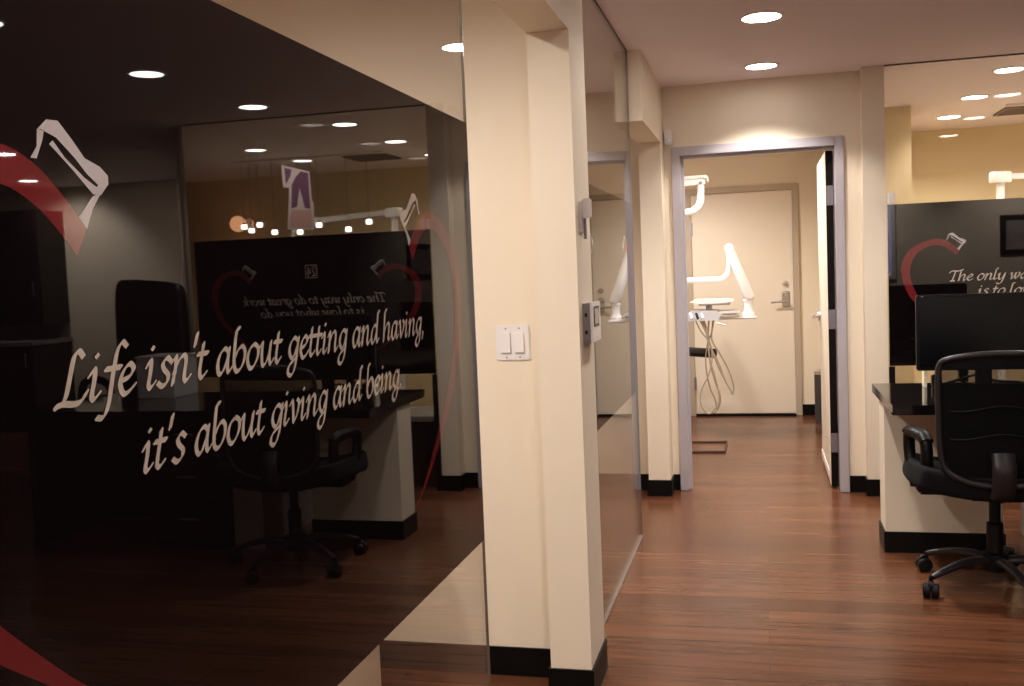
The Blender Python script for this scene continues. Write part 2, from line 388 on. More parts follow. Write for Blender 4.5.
h.lathe([(0, -0.004), (0.012, -0.004), (0.012, 0.0)], (0.384, 7.045, 0.94), 14, 'x')
at(d1, h.build('lever_handle', M['steel'], lf, True))

d2 = struct(thing('door_2', 'closed cream door on the far wall of the dental room', 'door', (-0.16, 9.24, 0)))
del d2['category']
b = MB()
for x0, x1 in ((-0.655, -0.600), (0.282, 0.337)): b.box(x0, x1, 9.225, 9.252, 0, 2.065, 0.004)
b.box(-0.60, 0.282, 9.225, 9.252, 2.012, 2.065, 0.004)
at(d2, b.build('door_frame', M['door_frame2'], d2))
lf2 = at(d2, MB().box(-0.597, 0.272, 9.232, 9.252, 0.022, 2.006, 0.002).build('door_leaf', M['door'], d2))
at(d2, MB().box(-0.60, 0.282, 9.205, 9.252, 0.0, 0.02).build('threshold', M['dark_edge'], d2))
h = MB().box(0.181, 0.247, 9.222, 9.233, 0.975, 1.115, 0.006)
at(d2, h.build('lever_plate', M['steel'], lf2))
h = MB().tube([(0.214, 9.222, 1.025), (0.214, 9.165, 1.025)], 0.011).tube(smooth_path([(0.222, 9.160, 1.025), (0.15, 9.157, 1.027), (0.085, 9.160, 1.022)], 5), 0.010)
h.lathe([(0, -0.012), (0.021, -0.012), (0.024, 0)], (0.214, 9.222, 1.085), 18, 'y')
at(d2, h.build('lever_handle', M['steel'], lf2, True))
h = MB().lathe([(0, -0.024), (0.018, -0.024), (0.026, -0.012), (0.029, 0)], (0.214, 9.233, 1.18), 20, 'y')
at(d2, h.build('deadbolt', M['steel'], lf2, True))
for z in (0.30, 1.70):
    at(d2, MB().box(-0.612, -0.590, 9.218, 9.230, z - 0.06, z + 0.06, 0.003).build('hinge', M['dull_steel'], lf2))
at(d2, MB().box(0.272, 0.280, 9.226, 9.2515, 0.02, 2.008).build('weather_strip', M['white'], d2))

# ------------------------------------------------------------------ glass partitions with dark printed film
GX = -0.66; KS = 1.0412; EYE = 1.3622
def place_left(u, z, e): return (GX + 0.0040 + e, u * KS, EYE + (z - EYE) * KS)
gp = thing('glass_partition', 'near glass partition on the left with dark film and two line quotation', 'glass partition', (GX, 1.3, 0))
def keep(root, ob):
    if ob.parent == root: ob.matrix_parent_inverse = Matrix.Translation(-root.location)
    return ob
keep(gp, MB().box(GX - 0.003, GX + 0.003, -1.88, 2.268, 0.0, HC).build('glass_pane', M['glass'], gp))
keep(gp, MB().box(GX - 0.0031, GX + 0.0031, 2.268, 2.271, 0.0, HC).build('glass_edge', M['edge'], gp))
FZ0, FZ1 = 0.733, 1.718
fm = keep(gp, MB().box(GX + 0.0031, GX + 0.0040, 0.458, 2.266, FZ0, FZ1).build('dark_film', M['film'], gp)); fm['label'] = 'dark opaque film band on the glass'
for o in [lettering('lettering', "Life isn't about getting and having,", place_left, 0.786, 1.822, 1.2575, 0.0297, fm, M['white_vinyl']),
          lettering('lettering', "it's about giving and being.", place_left, 0.906, 1.688, 1.1715, 0.0297, fm, M['white_vinyl'])]:
    keep(gp, o)
n0 = set(bpy.data.objects)
emblem(place_left, 1.301, 0.0, fm)
for o in set(bpy.data.objects) - n0: keep(gp, o)

GX = -0.622
def place_left(u, z, e): return (GX + 0.0062 + e, u, z)
gp2 = thing('glass_partition', 'farther glass partition along the corridor between the switch pilaster and the grey door', 'glass partition', (GX, 4.2, 0))
keep(gp2, MB().box(GX - 0.005, GX + 0.005, 3.33, 5.04, 0.0, HC).build('glass_pane', M['glass'], gp2))
keep(gp2, MB().box(GX - 0.0052, GX + 0.0052, 5.04, 5.043, 0.0, HC).build('glass_edge', M['edge'], gp2))
keep(gp2, MB().box(GX - 0.006, GX + 0.006, 3.33, 5.04, 0.0, 0.006).build('glazing_channel', M['pale_counter'], gp2))
keep(gp2, MB().box(GX - 0.006, GX + 0.006, 3.33, 5.04, HC - 0.008, HC).build('top_channel', M['rod'], gp2))
fm2 = keep(gp2, MB().box(GX + 0.0052, GX + 0.0062, 3.39, 5.038, 0.755, 1.690).build('dark_film', M['film'], gp2)); fm2['label'] = 'dark opaque film band on the glass'
n0 = set(bpy.data.objects)
emblem(place_left, 4.20, 0.0, fm2)
for o in set(bpy.data.objects) - n0: keep(gp2, o)

RY = 6.03
def place_right(u, z, e): return (u, RY - 0.0062 - e, z)
gp3 = thing('glass_partition', 'glass partition behind the desk with dark film and a work quotation', 'glass partition', (1.5, RY, 0))
keep(gp3, MB().box(0.696, 2.40, RY - 0.005, RY + 0.005, 0.0, HC).build('glass_pane', M['glass'], gp3))
keep(gp3, MB().box(0.696, 2.40, RY - 0.007, RY + 0.007, HC - 0.007, HC).build('top_channel', M['rod'], gp3))
keep(gp3, MB().box(0.698, 0.730, RY - 0.012, RY - 0.0053, 0.0, 0.752).build('edge_channel', M['dark'], gp3))
fm3 = keep(gp3, MB().box(0.702, 2.366, RY - 0.0062, RY - 0.0052, 0.755, 1.668).build('dark_film', M['film'], gp3)); fm3['label'] = 'dark opaque film band on the glass'
for o in [lettering('lettering', "The only way to do great work", place_right, 1.020, 2.030, 1.226, 0.0345, fm3, M['white_vinyl']),
          lettering('lettering', "is to love what you do.", place_right, 1.168, 1.918, 1.143, 0.0345, fm3, M['white_vinyl'])]:
    keep(gp3, o)
n0 = set(bpy.data.objects)
emblem(lambda u, z, e: place_right(1.516 + (u - 1.516) * 0.965, z, e), 1.516, -0.028, fm3)
b = MB()   # small framed number above the words
x0, x1, z0, z1 = 1.484, 1.568, 1.393, 1.480; w = 0.005
for a, c, e, f in ((x0, x1, z1 - w, z1), (x0, x1, z0, z0 + w), (x0, x0 + w, z0, z1), (x1 - w, x1, z0, z1)):
    b.poly([place_right(a, e, .0004), place_right(c, e, .0004), place_right(c, f, .0004), place_right(a, f, .0004)])
def strokes(b, ss, w):
    for s in ss:
        for (ax, az), (bx, bz) in zip(s, s[1:]):
            v = Vector((bx - ax, bz - az)); v.normalize(); v *= w / 2; nx, nz = -v.y, v.x
            b.poly([place_right(ax - v.x + nx, az - v.y + nz, .0005), place_right(ax - v.x - nx, az - v.y - nz, .0005), place_right(bx + v.x - nx, bz + v.y - nz, .0005), place_right(bx + v.x + nx, bz + v.y + nz, .0005)])
strokes(b, [[(1.496, 1.455), (1.503, 1.466), (1.514, 1.466), (1.520, 1.455), (1.516, 1.440), (1.497, 1.408), (1.522, 1.408)],
            [(1.547, 1.406), (1.547, 1.467), (1.529, 1.426), (1.557, 1.426)]], 0.007)
o = b.build('number_logo', M['white_vinyl'], fm3); o['label'] = 'small framed number above the lettering'
for o in set(bpy.data.objects) - n0: keep(gp3, o)

# die-cut sticker standing on the upper edge of the film
st = thing('sticker', 'pink and purple die-cut sticker on the clear glass above the dark film', 'sticker', (1.6, RY - 0.008, 1.70))
P = lambda u, z: (u, z)
out = [(1.695, 2.135), (1.500, 2.080), (1.495, 1.895), (1.485, 1.885), (1.485, 1.705), (1.675, 1.715), (1.655, 1.925), (1.650, 1.985), (1.690, 1.990)]
keep(st, MB().prism(out, 0.002, 'y', RY - 0.0075).build('backing', M['pinkish'], st))
keep(st, MB().prism([(1.675, 2.115), (1.625, 2.100), (1.635, 2.060), (1.655, 2.030), (1.670, 2.010)], 0.0006, 'y', RY - 0.0081).build('upper_print', M['purple'], st))
keep(st, MB().prism([(1.560, 2.085), (1.510, 2.070), (1.507, 1.840), (1.545, 1.850), (1.575, 1.980), (1.600, 1.860), (1.640, 1.850), (1.630, 2.000), (1.600, 2.050)], 0.0006, 'y', RY - 0.0081).build('figure_print', M['purple'], st))
keep(st, MB().prism([(1.500, 1.835), (1.640, 1.842), (1.660, 1.728), (1.497, 1.720)], 0.0006, 'y', RY - 0.0081).build('lower_print', M['salmon'], st))

# ------------------------------------------------------------------ downlights
def spot(name, loc, power, size=140, blend=0.6, col=(1.0, 0.92, 0.855), rad=0.06, tilt=0.0):
    l = bpy.data.lights.new(name, 'SPOT'); l.energy = power; l.spot_size = math.radians(size); l.spot_blend = blend
    l.color = col; l.shadow_soft_size = rad
    o = bpy.data.objects.new(name, l); C.objects.link(o); o.location = loc; o.rotation_euler = (tilt, 0, 0)
    if tilt: l.spot_size = math.radians(105)
    return o
LIGHTS = [
 (0.03, 5.74, 'round corridor downlight nearest the grey door frame', -0.6),
 (0.03, 4.62, 'round corridor downlight second from the grey door frame', 1.5),
 (0.03, 3.50, 'round corridor downlight third from the grey door frame', -0.28),
 (0.03, 2.38, 'round corridor downlight fourth from the grey door frame', -0.05),
 (0.03, 1.00, 'round corridor downlight farthest from the grey door frame', 0.48),
 (1.66, 5.62, 'round downlight over the desk, next to the quotation glass', -0.6),
 (1.66, 4.53, 'round downlight over the desk chair, second from the quotation glass', -0.04),
 (1.66, 3.42, 'round downlight in front of the desk, third from the quotation glass', -0.06),
 (1.66, 2.30, 'round downlight in the desk area farthest from the quotation glass', -0.15),
 (1.45, 6.52, 'round downlight behind the right glass, nearest the pane', -0.6),
 (1.45, 7.52, 'round downlight behind the right glass, second from the pane', -0.6),
 (1.45, 8.48, 'round downlight behind the right glass, near the yellow back wall', -0.6),
 (2.60, 7.40, 'round downlight behind the right glass in the farther row, reflected in the left glass', -0.5),
 (2.60, 8.25, 'round downlight in the farther row beside the yellow back wall', -0.5),
 (-0.15, 6.75, 'round downlight in the dental room near the grey door frame', 1.1),
 (-0.95, 7.70, 'round downlight in the dental room near the closed door', 2.0),
 (-1.30, 1.75, 'round downlight behind the near left glass, close to the switch wall', 1.2),
 (-1.55, 0.60, 'round downlight behind the near left glass, far from the switch wall', 0.95),
 (-1.50, 4.70, 'round downlight in the room behind the farther corridor glass', 1.0),
 (4.30, 6.60, 'round downlight in the far side area beyond the desk', 1.0),
 (5.45, 8.25, 'round downlight over the dark far cabinets', 1.5),
 (1.35, -1.00, 'round downlight added behind us to brighten the window wall mirrored in the right film', 2.2),  # added, unseen: lights this wall so the right film reflects a pale veil
 (3.25, -1.00, 'round downlight added behind us to brighten the picture wall mirrored in the right film', 2.2),  # second added lamp for the veil on the right film
]
TILT = {(1.35, -1.00): -0.95, (3.25, -1.00): -0.95, (4.30, 6.60): 0.75, (5.45, 8.25): 0.6}   # beams turned onto walls; the pair behind us is added
CONE = {(0.03, 5.74): (116, 0.35), (-0.95, 7.70): (160, 0.5), (-1.30, 1.75): (172, 0.5), (-1.55, 0.60): (172, 0.5)}   # spread and softness
COOL = {(0.03, 5.74): (1.0, 0.95, 0.92), (0.03, 4.62): (1.0, 0.945, 0.90), (-0.15, 6.75): (1.0, 0.95, 0.91), (-0.95, 7.70): (1.0, 0.95, 0.91)}
PW = 95.0
ring_me = lens_me = None
for i, (x, y, lab, k) in enumerate(LIGHTS):
    t = thing('ceiling_downlight', lab, 'ceiling light', (x, y, HC), 'round recessed ceiling downlights')
    if ring_me is None:
        r = MB().lathe([(0.082, 0.0), (0.098, 0.0), (0.098, -0.003), (0.090, -0.006), (0.082, -0.004), (0.082, 0.0)], (0, 0, 0), 40).build('trim_ring', M['white'], t, True)
        l = MB().lathe([(0.0, -0.002), (0.0825, -0.002), (0.0825, -0.0005), (0.0, -0.0005)], (0, 0, 0), 40).build('lens', M['lens'], t, True)
        ring_me, lens_me = r.data, l.data; dim_me = l.data.copy(); dim_me.materials[0] = M['lens_dim']
        if k < 0: l.data = dim_me
    else:
        for n, me in (('trim_ring', ring_me), ('lens', lens_me)):
            c = bpy.data.objects.new(n, me if not (n == 'lens' and k < 0) else dim_me); C.objects.link(c); c.parent = t
    spot('downlight_beam', (x, y, HC - 0.012), PW * abs(k), *CONE.get((x, y), (140, 0.6)), col=COOL.get((x, y), (1.0, 0.92, 0.855)), tilt=TILT.get((x, y), 0.0))

# ------------------------------------------------------------------ small wall fittings
sw = thing('light_switch', 'white double rocker light switch on the cream wall beside the left glass', 'light switch', (-0.803, 3.22, 1.135))
keep(sw, MB().box(-0.861, -0.745, 3.213, 3.22, 1.077, 1.195, 0.003).build('wall_plate', M['white'], sw))
for xc in (-0.826, -0.780):
    keep(sw, MB().prism([(3.2135, 1.101), (3.2035, 1.105), (3.2075, 1.169), (3.2135, 1.171)], 0.031, 'x', xc - 0.0155).build('rocker', M['white'], sw))
    for z in (1.088, 1.184): keep(sw, MB().lathe([(0, -0.001), (0.003, -0.001), (0.003, 0)], (xc, 3.213, z), 10, 'y').build('screw', M['grey'], sw))

th = thing('thermostat', 'white wall thermostat with grey screen on the narrow corridor side of the pilaster', 'thermostat', (-0.55, 3.19, 1.21))
keep(th, MB().box(-0.552, -0.526, 3.125, 3.285, 1.138, 1.262, 0.002).build('body', M['grey'], th))
keep(th, MB().box(-0.526, -0.518, 3.123, 3.287, 1.136, 1.264, 0.002).build('front_cover', M['white'], th))
keep(th, MB().box(-0.5185, -0.5165, 3.15, 3.25, 1.185, 1.25, 0.0005).build('screen_frame', M['bin'], th))
keep(th, MB().box(-0.5168, -0.5158, 3.162, 3.238, 1.193, 1.242).build('screen', M['lcd'], th))
for z in (1.17, 1.225): keep(th, MB().box(-0.543, -0.535, 3.1235, 3.126, z - 0.006, z + 0.006).build('button', M['dark'], th))
hk = thing('wall_bracket', 'small white bracket high on the corridor side of the pilaster above the thermostat', 'bracket', (-0.55, 3.16, 1.54))
keep(hk, MB().box(-0.55, -0.542, 3.12, 3.18, 1.485, 1.585, 0.003).build('plate', M['white'], hk))
keep(hk, MB().box(-0.542, -0.512, 3.130, 3.150, 1.530, 1.592, 0.004).box(-0.542, -0.522, 3.158, 3.172, 1.540, 1.585, 0.003).build('clip', M['white'], hk))
keep(hk, MB().tube([(-0.536, 3.15, 1.53), (-0.536, 3.15, 1.465)], 0.005, 8).build('stem', M['grey'], hk))
ms = thing('motion_sensor', 'small white alarm sensor high on the wall left of the grey door frame', 'sensor', (-0.515, 6.13, 2.14))
keep(ms, MB().box(-0.540, -0.490, 6.085, 6.13, 2.093, 2.188, 0.008).build('housing', M['white'], ms))
keep(ms, MB().lathe([(0, -0.006), (0.012, -0.004), (0.017, 0.001)], (-0.515, 6.087, 2.125), 16, 'y').build('lens', M['blue_white'], ms, True))

# ------------------------------------------------------------------ dental room: lamp, delivery arm, chair, bin
dl = thing('dental_lamp', 'white ceiling-height dental lamp arm with a bent tube, upper left in the doorway', 'dental lamp', (-1.08, 7.5, 0))
keep(dl, MB().lathe([(0, 0), (0.12, 0), (0.12, 0.03), (0.06, 0.05), (0.033, 0.08), (0.033, 2.02), (0, 2.02)], (-1.08, 7.5, 0), 24).build('post', M['white_enamel'], dl, True))
F = 7.5 / 8.0
def fp(x, z): return (x * F, 1.362 + (z - 1.362) * F)
keep(dl, MB().prism([fp(*p) for p in ((-1.20, 2.02), (-1.20, 2.055), (-0.42, 2.074), (-0.392, 2.074), (-0.378, 2.058), (-0.376, 2.022), (-0.384, 2.018), (-0.392, 2.050), (-0.42, 2.052), (-0.70, 2.038))], 0.05, 'y', 7.475).build('upper_arm', M['white_enamel'], dl))
keep(dl, MB().prism([fp(*p) for p in ((-1.20, 2.02), (-0.42, 2.045), (-0.40, 2.040), (-0.40, 2.006), (-0.42, 2.004), (-1.20, 1.98))], 0.03, 'y', 7.485).build('arm_cover', M['white_enamel'], dl))
px, pz = fp(-0.437, 2.012)
keep(dl, MB().lathe([(0, 0), (0.012, 0), (0.012, 0.012), (0, 0.012)], (px, 7.474, pz), 12, 'y').build('pivot', M['grey'], dl))
keep(dl, MB().tube(smooth_path([(fp(x, z)[0], 7.5, fp(x, z)[1]) for x, z in ((-0.437, 2.0), (-0.437, 1.93), (-0.445, 1.86), (-0.485, 1.81), (-0.56, 1.79), (-0.82, 1.775))], 7), 0.026, 16).build('bent_tube', M['white_enamel'], dl, True))
keep(dl, MB().lathe([(0, -0.05), (0.06, -0.05), (0.12, -0.02), (0.13, 0.02), (0.07, 0.05), (0, 0.06)], (-0.85, 7.5, 1.75), 24).build('lamp_head', M['white_enamel'], dl, True))

du = thing('dental_delivery_unit', 'white dental instrument tray on a jointed arm with hanging hoses in the doorway', 'dental delivery unit', (-0.95, 8.05, 0))
keep(du, MB().lathe([(0, 0), (0.11, 0), (0.11, 0.03), (0.06, 0.06), (0.04, 0.09), (0.04, 1.26), (0, 1.28)], (-0.95, 8.0, 0), 24).build('post', M['white_enamel'], du, True))
keep(du, MB().tube(smooth_path([(-0.95, 8.05, 1.255), (-0.60, 8.05, 1.257), (-0.40, 8.05, 1.257), (-0.31, 8.05, 1.258), (-0.262, 8.05, 1.285), (-0.237, 8.05, 1.345), (-0.234, 8.05, 1.45)], 7), 0.024, 16).build('horizontal_arm', M['white_enamel'], du, True))
def capsule(p, q, r0, r1, seg=18, flat=0.85):
    p, q = Vector(p), Vector(q); d = (q - p).normalized(); pts, rs = [], []
    for k in range(6): a = PI / 2 * k / 5; pts.append(p - d * r0 * math.cos(a)); rs.append(max(0.002, r0 * math.sin(a)))
    for k in range(6): a = PI / 2 * (1 - k / 5); pts.append(q + d * r1 * math.cos(a) * 0.35); rs.append(max(0.002, r1 * math.sin(a)))
    return MB().tube(pts, rs, seg, flat=flat)
keep(du, capsule((-0.228, 8.0, 1.49), (-0.085, 8.0, 1.105), 0.047, 0.053).build('tilting_arm', M['white_enamel'], du, True))
keep(du, MB().tube([(-0.228, 8.06, 1.45), (-0.228, 7.99, 1.45)], 0.024, 14).build('elbow_joint', M['white'], du, True))
keep(du, MB().lathe([(0, 0), (0.052, 0), (0.052, 0.02), (0.034, 0.04), (0.032, 0.10), (0.042, 0.125), (0.03, 0.14), (0, 0.145)], (-0.098, 8.0, 0.965), 20).build('knuckle', M['white_enamel'], du, True))
keep(du, MB().box(-0.33, -0.036, 7.93, 8.07, 0.944, 0.966, 0.008, 3).build('support_bar', M['white_enamel'], du))
keep(du, MB().prism([(-0.60, 0.945), (-0.33, 0.945), (-0.30, 0.985), (-0.335, 1.022), (-0.44, 1.025), (-0.52, 1.028), (-0.575, 0.995)], 0.26, 'y', 7.86).build('control_body', M['blue_white'], du))
keep(du, MB().box(-0.325, -0.165, 7.875, 8.10, 0.982, 1.016, 0.010, 3).build('handle_block', M['white'], du))
keep(du, MB().box(-0.29, -0.185, 7.868, 7.878, 0.985, 0.997).build('slot', M['grey'], du))
for x in (-0.575, -0.535, -0.49, -0.45):
    keep(du, MB().tube([(x, 7.83, 1.005), (x + 0.015, 7.80, 0.965)], 0.010, 10).build('instrument_holder', M['dark'] if x in (-0.575, -0.49) else M['white'], du))
keep(du, MB().prism([(-0.545, 1.090), (-0.50, 1.108), (-0.24, 1.108), (-0.205, 1.095), (-0.215, 1.084), (-0.30, 1.078), (-0.44, 1.074)], 0.30, 'y', 7.85).build('instrument_tray', M['white_enamel'], du))
keep(du, MB().box(-0.47, -0.235, 7.846, 8.10, 1.062, 1.0795, 0.004).build('tray_lip', M['grey'], du))
keep(du, MB().tube([(-0.40, 8.0, 1.02), (-0.40, 8.0, 1.07)], 0.022, 12).build('tray_stem', M['white'], du, True))
HS = [[(-0.50, .95), (-.46, .86), (-.40, .78), (-.38, .66), (-.41, .52), (-.47, .40), (-.475, .29), (-.43, .22), (-.38, .24), (-.335, .33), (-.36, .50), (-.40, .65), (-.41, .80), (-.45, .95)],
      [(-0.44, .95), (-.41, .85), (-.39, .74), (-.35, .62), (-.30, .50), (-.25, .40), (-.232, .365), (-.225, .44), (-.26, .56), (-.32, .68), (-.38, .80), (-.36, .95)],
      [(-0.47, .95), (-.42, .84), (-.385, .72), (-.33, .60), (-.28, .46), (-.235, .37)],
      [(-0.40, .95), (-.41, .80), (-.40, .62), (-.37, .48), (-.335, .37), (-.33, .30), (-.36, .23), (-.42, .205)],
      [(-0.37, .95), (-.385, .84), (-.42, .74), (-.435, .60), (-.41, .42), (-.37, .32), (-.36, .24)]]
for i, hpts in enumerate(HS):
    keep(du, MB().tube(smooth_path([(x, 7.89 + 0.02 * i, z) for x, z in hpts], 6), 0.0065 if i % 2 else 0.0055, 8).build('hose', M['hose'], du, True))
keep(du, capsule((-0.335, 7.86, 0.925), (-0.27, 7.86, 0.905), 0.008, 0.008).build('handpiece', M['white'], du, True))

dc = thing('dental_chair', 'black padded dental chair mostly hidden behind the left door jamb', 'dental chair', (-1.0, 8.35, 0))
keep(dc, MB().box(-1.25, -0.78, 8.14, 8.6, 0.0, 0.06, 0.02).build('base', M['dull_steel'], dc))
keep(dc, MB().lathe([(0.10, 0.06), (0.08, 0.3), (0.10, 0.42), (0, 0.42)], (-1.0, 8.4, 0), 20).build('lift_column', M['grey'], dc, True))
keep(dc, MB().box(-1.30, -0.72, 8.16, 8.75, 0.42, 0.52, 0.04, 4).build('seat', M['leather'], dc, True))
keep(dc, MB().obox((-1.0, 8.85, 0.82), 0.52, 0.10, 0.75, Matrix.Rotation(-0.35, 3, 'X'), 0.04).build('backrest', M['leather'], dc, True))
keep(dc, capsule((-0.78, 8.30, 0.690), (-0.375, 8.30, 0.652), 0.044, 0.046).build('armrest', M['leather'], dc, True))
keep(dc, MB().tube([(-0.75, 8.30, 0.48), (-0.70, 8.30, 0.66)], 0.018, 12).build('armrest_post', M['dull_steel'], dc, True))
fr = tag(MB().tube([(-0.62, 7.38, 0.009), (-0.283, 7.38, 0.009), (-0.281, 7.80, 0.009), (-0.62, 7.80, 0.009)], 0.009, 8).build('foot_rail', M['rod']), 'thin dark rod loop lying on the wooden floor inside the doorway', 'rail')
bn = thing('waste_bin', 'slim dark grey bin with steel lid beside the closed dental room door', 'bin', (0.459, 8.84, 0))
keep(bn, MB().lathe([(0, 0), (0.034, 0), (0.037, 0.41), (0, 0.41)], (0.459, 8.84, 0), 24).build('body', M['bin'], bn, True))
keep(bn, MB().lathe([(0.038, 0.41), (0.038, 0.435), (0.02, 0.45), (0, 0.45)], (0.459, 8.84, 0), 24).build('lid', M['steel'], bn, True))

# ------------------------------------------------------------------ desk
dk = thing('reception_desk', 'long desk with glossy black top and cream front panel on black base', 'desk', (1.5, 4.95, 0))
keep(dk, MB().box(0.538, 1.042, 4.862, 5.06, 0.0, 0.70).build('front_panel', M['wall'], dk))
keep(dk, MB().box(0.530, 1.050, 4.853, 5.068, 0.0, 0.098).build('desk_base', M['base'], dk))
keep(dk, MB().box(1.207, 1.375, 4.62, 5.27, 0.0, 0.70).build('side_panel', M['dark_wall'], dk))
keep(dk, MB().box(2.50, 2.54, 4.55, 5.25, 0.0, 0.70).build('side_panel', M['espresso'], dk))
keep(dk, MB().box(1.375, 2.50, 5.20, 5.23, 0.0, 0.70).build('back_panel', M['espresso'], dk))
for i in range(3):
    dr = keep(dk, MB().box(1.385, 1.80, 4.56, 5.19, 0.03 + i * 0.223, 0.245 + i * 0.223, 0.003).build('drawer', M['espresso'], dk))
    keep(dk, MB().box(1.54, 1.65, 4.545, 4.562, 0.16 + i * 0.223, 0.168 + i * 0.223, 0.002).build('drawer_pull', M['steel'], dr))
keep(dk, MB().prism([(0.530, 4.476), (2.55, 4.476), (2.55, 5.285), (0.530, 5.285)], 0.042, 'z', 0.70).build('desk_top', M['gloss_black'], dk))
mo = thing('monitor', 'wide black computer monitor on the desk, seen from behind the mesh chair', 'monitor', (1.0, 5.02, 0.742))
keep(mo, MB().box(0.703, 1.297, 5.0, 5.035, 0.832, 1.187, 0.006).build('bezel', M['dark'], mo))
keep(mo, MB().box(0.715, 1.285, 4.9985, 5.0005, 0.847, 1.175).build('screen', M['screen'], mo))
keep(mo, MB().box(0.965, 1.035, 5.03, 5.06, 0.75, 1.0, 0.006).build('stand_neck', M['dark'], mo))
keep(mo, MB().lathe([(0, 0), (0.12, 0), (0.12, 0.006), (0.04, 0.012), (0, 0.012)], (1.0, 5.05, 0.7425), 28).build('stand_foot', M['dark'], mo, True))
keep(mo, MB().box(0.724, 0.734, 4.998, 4.9995, 1.179, 1.1815).build('power_mark', M['steel'], mo))
cb = tag(MB().tube(smooth_path([(0.86, 5.20, .748), (0.90, 5.14, .77), (1.0, 5.18, .79), (1.08, 5.20, .76), (1.20, 5.22, .749)], 6), 0.006, 8).build('monitor_cable', M['dark']), 'black cable looping on the desk behind the monitor', 'cable')
bx = tag(MB().box(0.748, 0.762, 5.10, 5.16, 0.742, 0.835, 0.002).build('card_box', M['cream_card']), 'small upright cream card box on the desk below the monitor corner', 'box')
pc = tag(MB().box(0.785, 0.83, 5.10, 5.15, 0.742, 0.80, 0.006).build('desk_organiser', M['dark']), 'small black block on the desk beside the cream card box', 'desk organiser')
ph = tag(MB().box(0.925, 0.965, 5.195, 5.255, 0.742, 0.83, 0.012).lathe([(0, 0), (0.02, 0), (0.026, 0.02), (0.015, 0.035), (0, 0.038)], (0.945, 5.225, 0.825), 16).build('webcam', M['dark']), 'small black camera on the desk seen through the chair back', 'webcam')

# ------------------------------------------------------------------ mesh office chair
oc = thing('office_chair', 'black mesh-backed swivel chair with its back to us at the desk', 'office chair', (0.905, 4.375, 0))
def K(o): return keep(oc, o)
cx, cy = 0.905, 4.375
hub = MB().lathe([(0, 0.075), (0.045, 0.075), (0.055, 0.10), (0.05, 0.145), (0.032, 0.15), (0.032, 0.27), (0.022, 0.275), (0.022, 0.40), (0, 0.40)], (cx, cy, 0), 24)
K(hub.build('gas_column', M['dark'], oc, True))
for k in range(5):
    a = math.radians(138 + 72 * k); d = Vector((math.cos(a), math.sin(a), 0)); s = Vector((-d.y, d.x, 0))
    pts = [Vector((cx, cy, 0)) + d * r + Vector((0, 0, z)) for r, z in ((0.03, 0.115), (0.10, 0.122), (0.18, 0.115), (0.25, 0.098), (0.305, 0.08))]
    leg = K(MB().tube(smooth_path(pts, 4), [0.027 - 0.0008 * i for i in range(17)], 12, flat=0.75).build('base_leg', M['satin'], oc, True))
    e = Vector((cx, cy, 0)) + d * 0.312
    ct = MB().tube([e + Vector((0, 0, 0.085)), e + Vector((0, 0, 0.045))], 0.008, 8)
    off = Vector((math.cos(a + 0.9), math.sin(a + 0.9), 0)); so = Vector((-off.y, off.x, 0)); ctr = e + off * 0.012 + Vector((0, 0, 0.0305))
    for sg in (-1, 1):
        c0 = ctr + so * sg * 0.001; c1 = ctr + so * sg * 0.031
        ct.tube([c0, c0 + (c1 - c0) * .15, c0 + (c1 - c0) * .85, c1], [0.025, 0.030, 0.030, 0.025], 18)
    ct.tube([ctr + so * -0.012 + Vector((0, 0, .018)), ctr + so * .012 + Vector((0, 0, .018))], 0.022, 12)
    cs = K(ct.build('caster', M['dark'], leg, True))
K(MB().box(cx - 0.12, cx + 0.12, cy - 0.13, cy + 0.12, 0.385, 0.425, 0.015).build('tilt_mechanism', M['dark'], oc))
seat = MB()
rows = []
for j in range(13):
    v = -1 + 2 * j / 12
    rows.append([])
    for i in range(15):
        u = -1 + 2 * i / 14
        sx, sy = 0.325 * u * (1 - 0.10 * v * v), 0.25 * v * (1 - 0.08 * u * u)
        z = 0.492 + 0.045 * u * u - (0.05 * max(0, v - 0.6) ** 2 / 0.16)
        rows[-1].append((cx + sx, cy + 0.02 + sy, z))
top = seat.grid(rows)
seat_o = K(top.build('seat', M['black_fabric'], oc, True)); sd = seat_o.modifiers.new('solid', 'SOLIDIFY'); sd.thickness = 0.09; sd.offset = -1
bv = seat_o.modifiers.new('bev', 'BEVEL'); bv.width = 0.02; bv.segments = 3
# back: loop frame, curved mesh panel and lumbar bar. bow(x) curves the back away at the sides
by = 4.12
def bow(x, z): return by + 0.10 * ((x - 0.885) / 0.24) ** 2 * 0.55 - 0.10 * (z - 0.5) * 0.35 + 0.05 * max(0, 0.62 - z)
loop = [(0.668, 0.60), (0.662, 0.75), (0.660, 0.88), (0.668, 0.945), (0.70, 0.968), (0.79, 0.984), (0.895, 0.988), (1.00, 0.984), (1.09, 0.968), (1.122, 0.945), (1.130, 0.88), (1.128, 0.75), (1.122, 0.60),
        (1.105, 0.535), (1.06, 0.498), (0.99, 0.478), (0.895, 0.472), (0.80, 0.478), (0.73, 0.498), (0.685, 0.535)]
lp = [Vector((x, bow(x, z), z)) for x, z in loop]
K(MB().tube(smooth_path(lp, 5, True), 0.0125, 10, True).build('back_frame', M['satin'], oc, True))
rows = []
for j in range(17):
    v = j / 16; z = 0.484 + 0.496 * v
    hw = 0.226 * (1 - 0.16 * max(0, 1 - v * 5) ** 2 - 0.10 * max(0, v * 8 - 7) ** 2)
    rows.append([(0.895 + hw * (-1 + i / 8), bow(0.895 + hw * (-1 + i / 8), z), z) for i in range(17)])
K(MB().grid(rows).build('back_mesh', M['mesh'], oc, True))
top_band = MB()
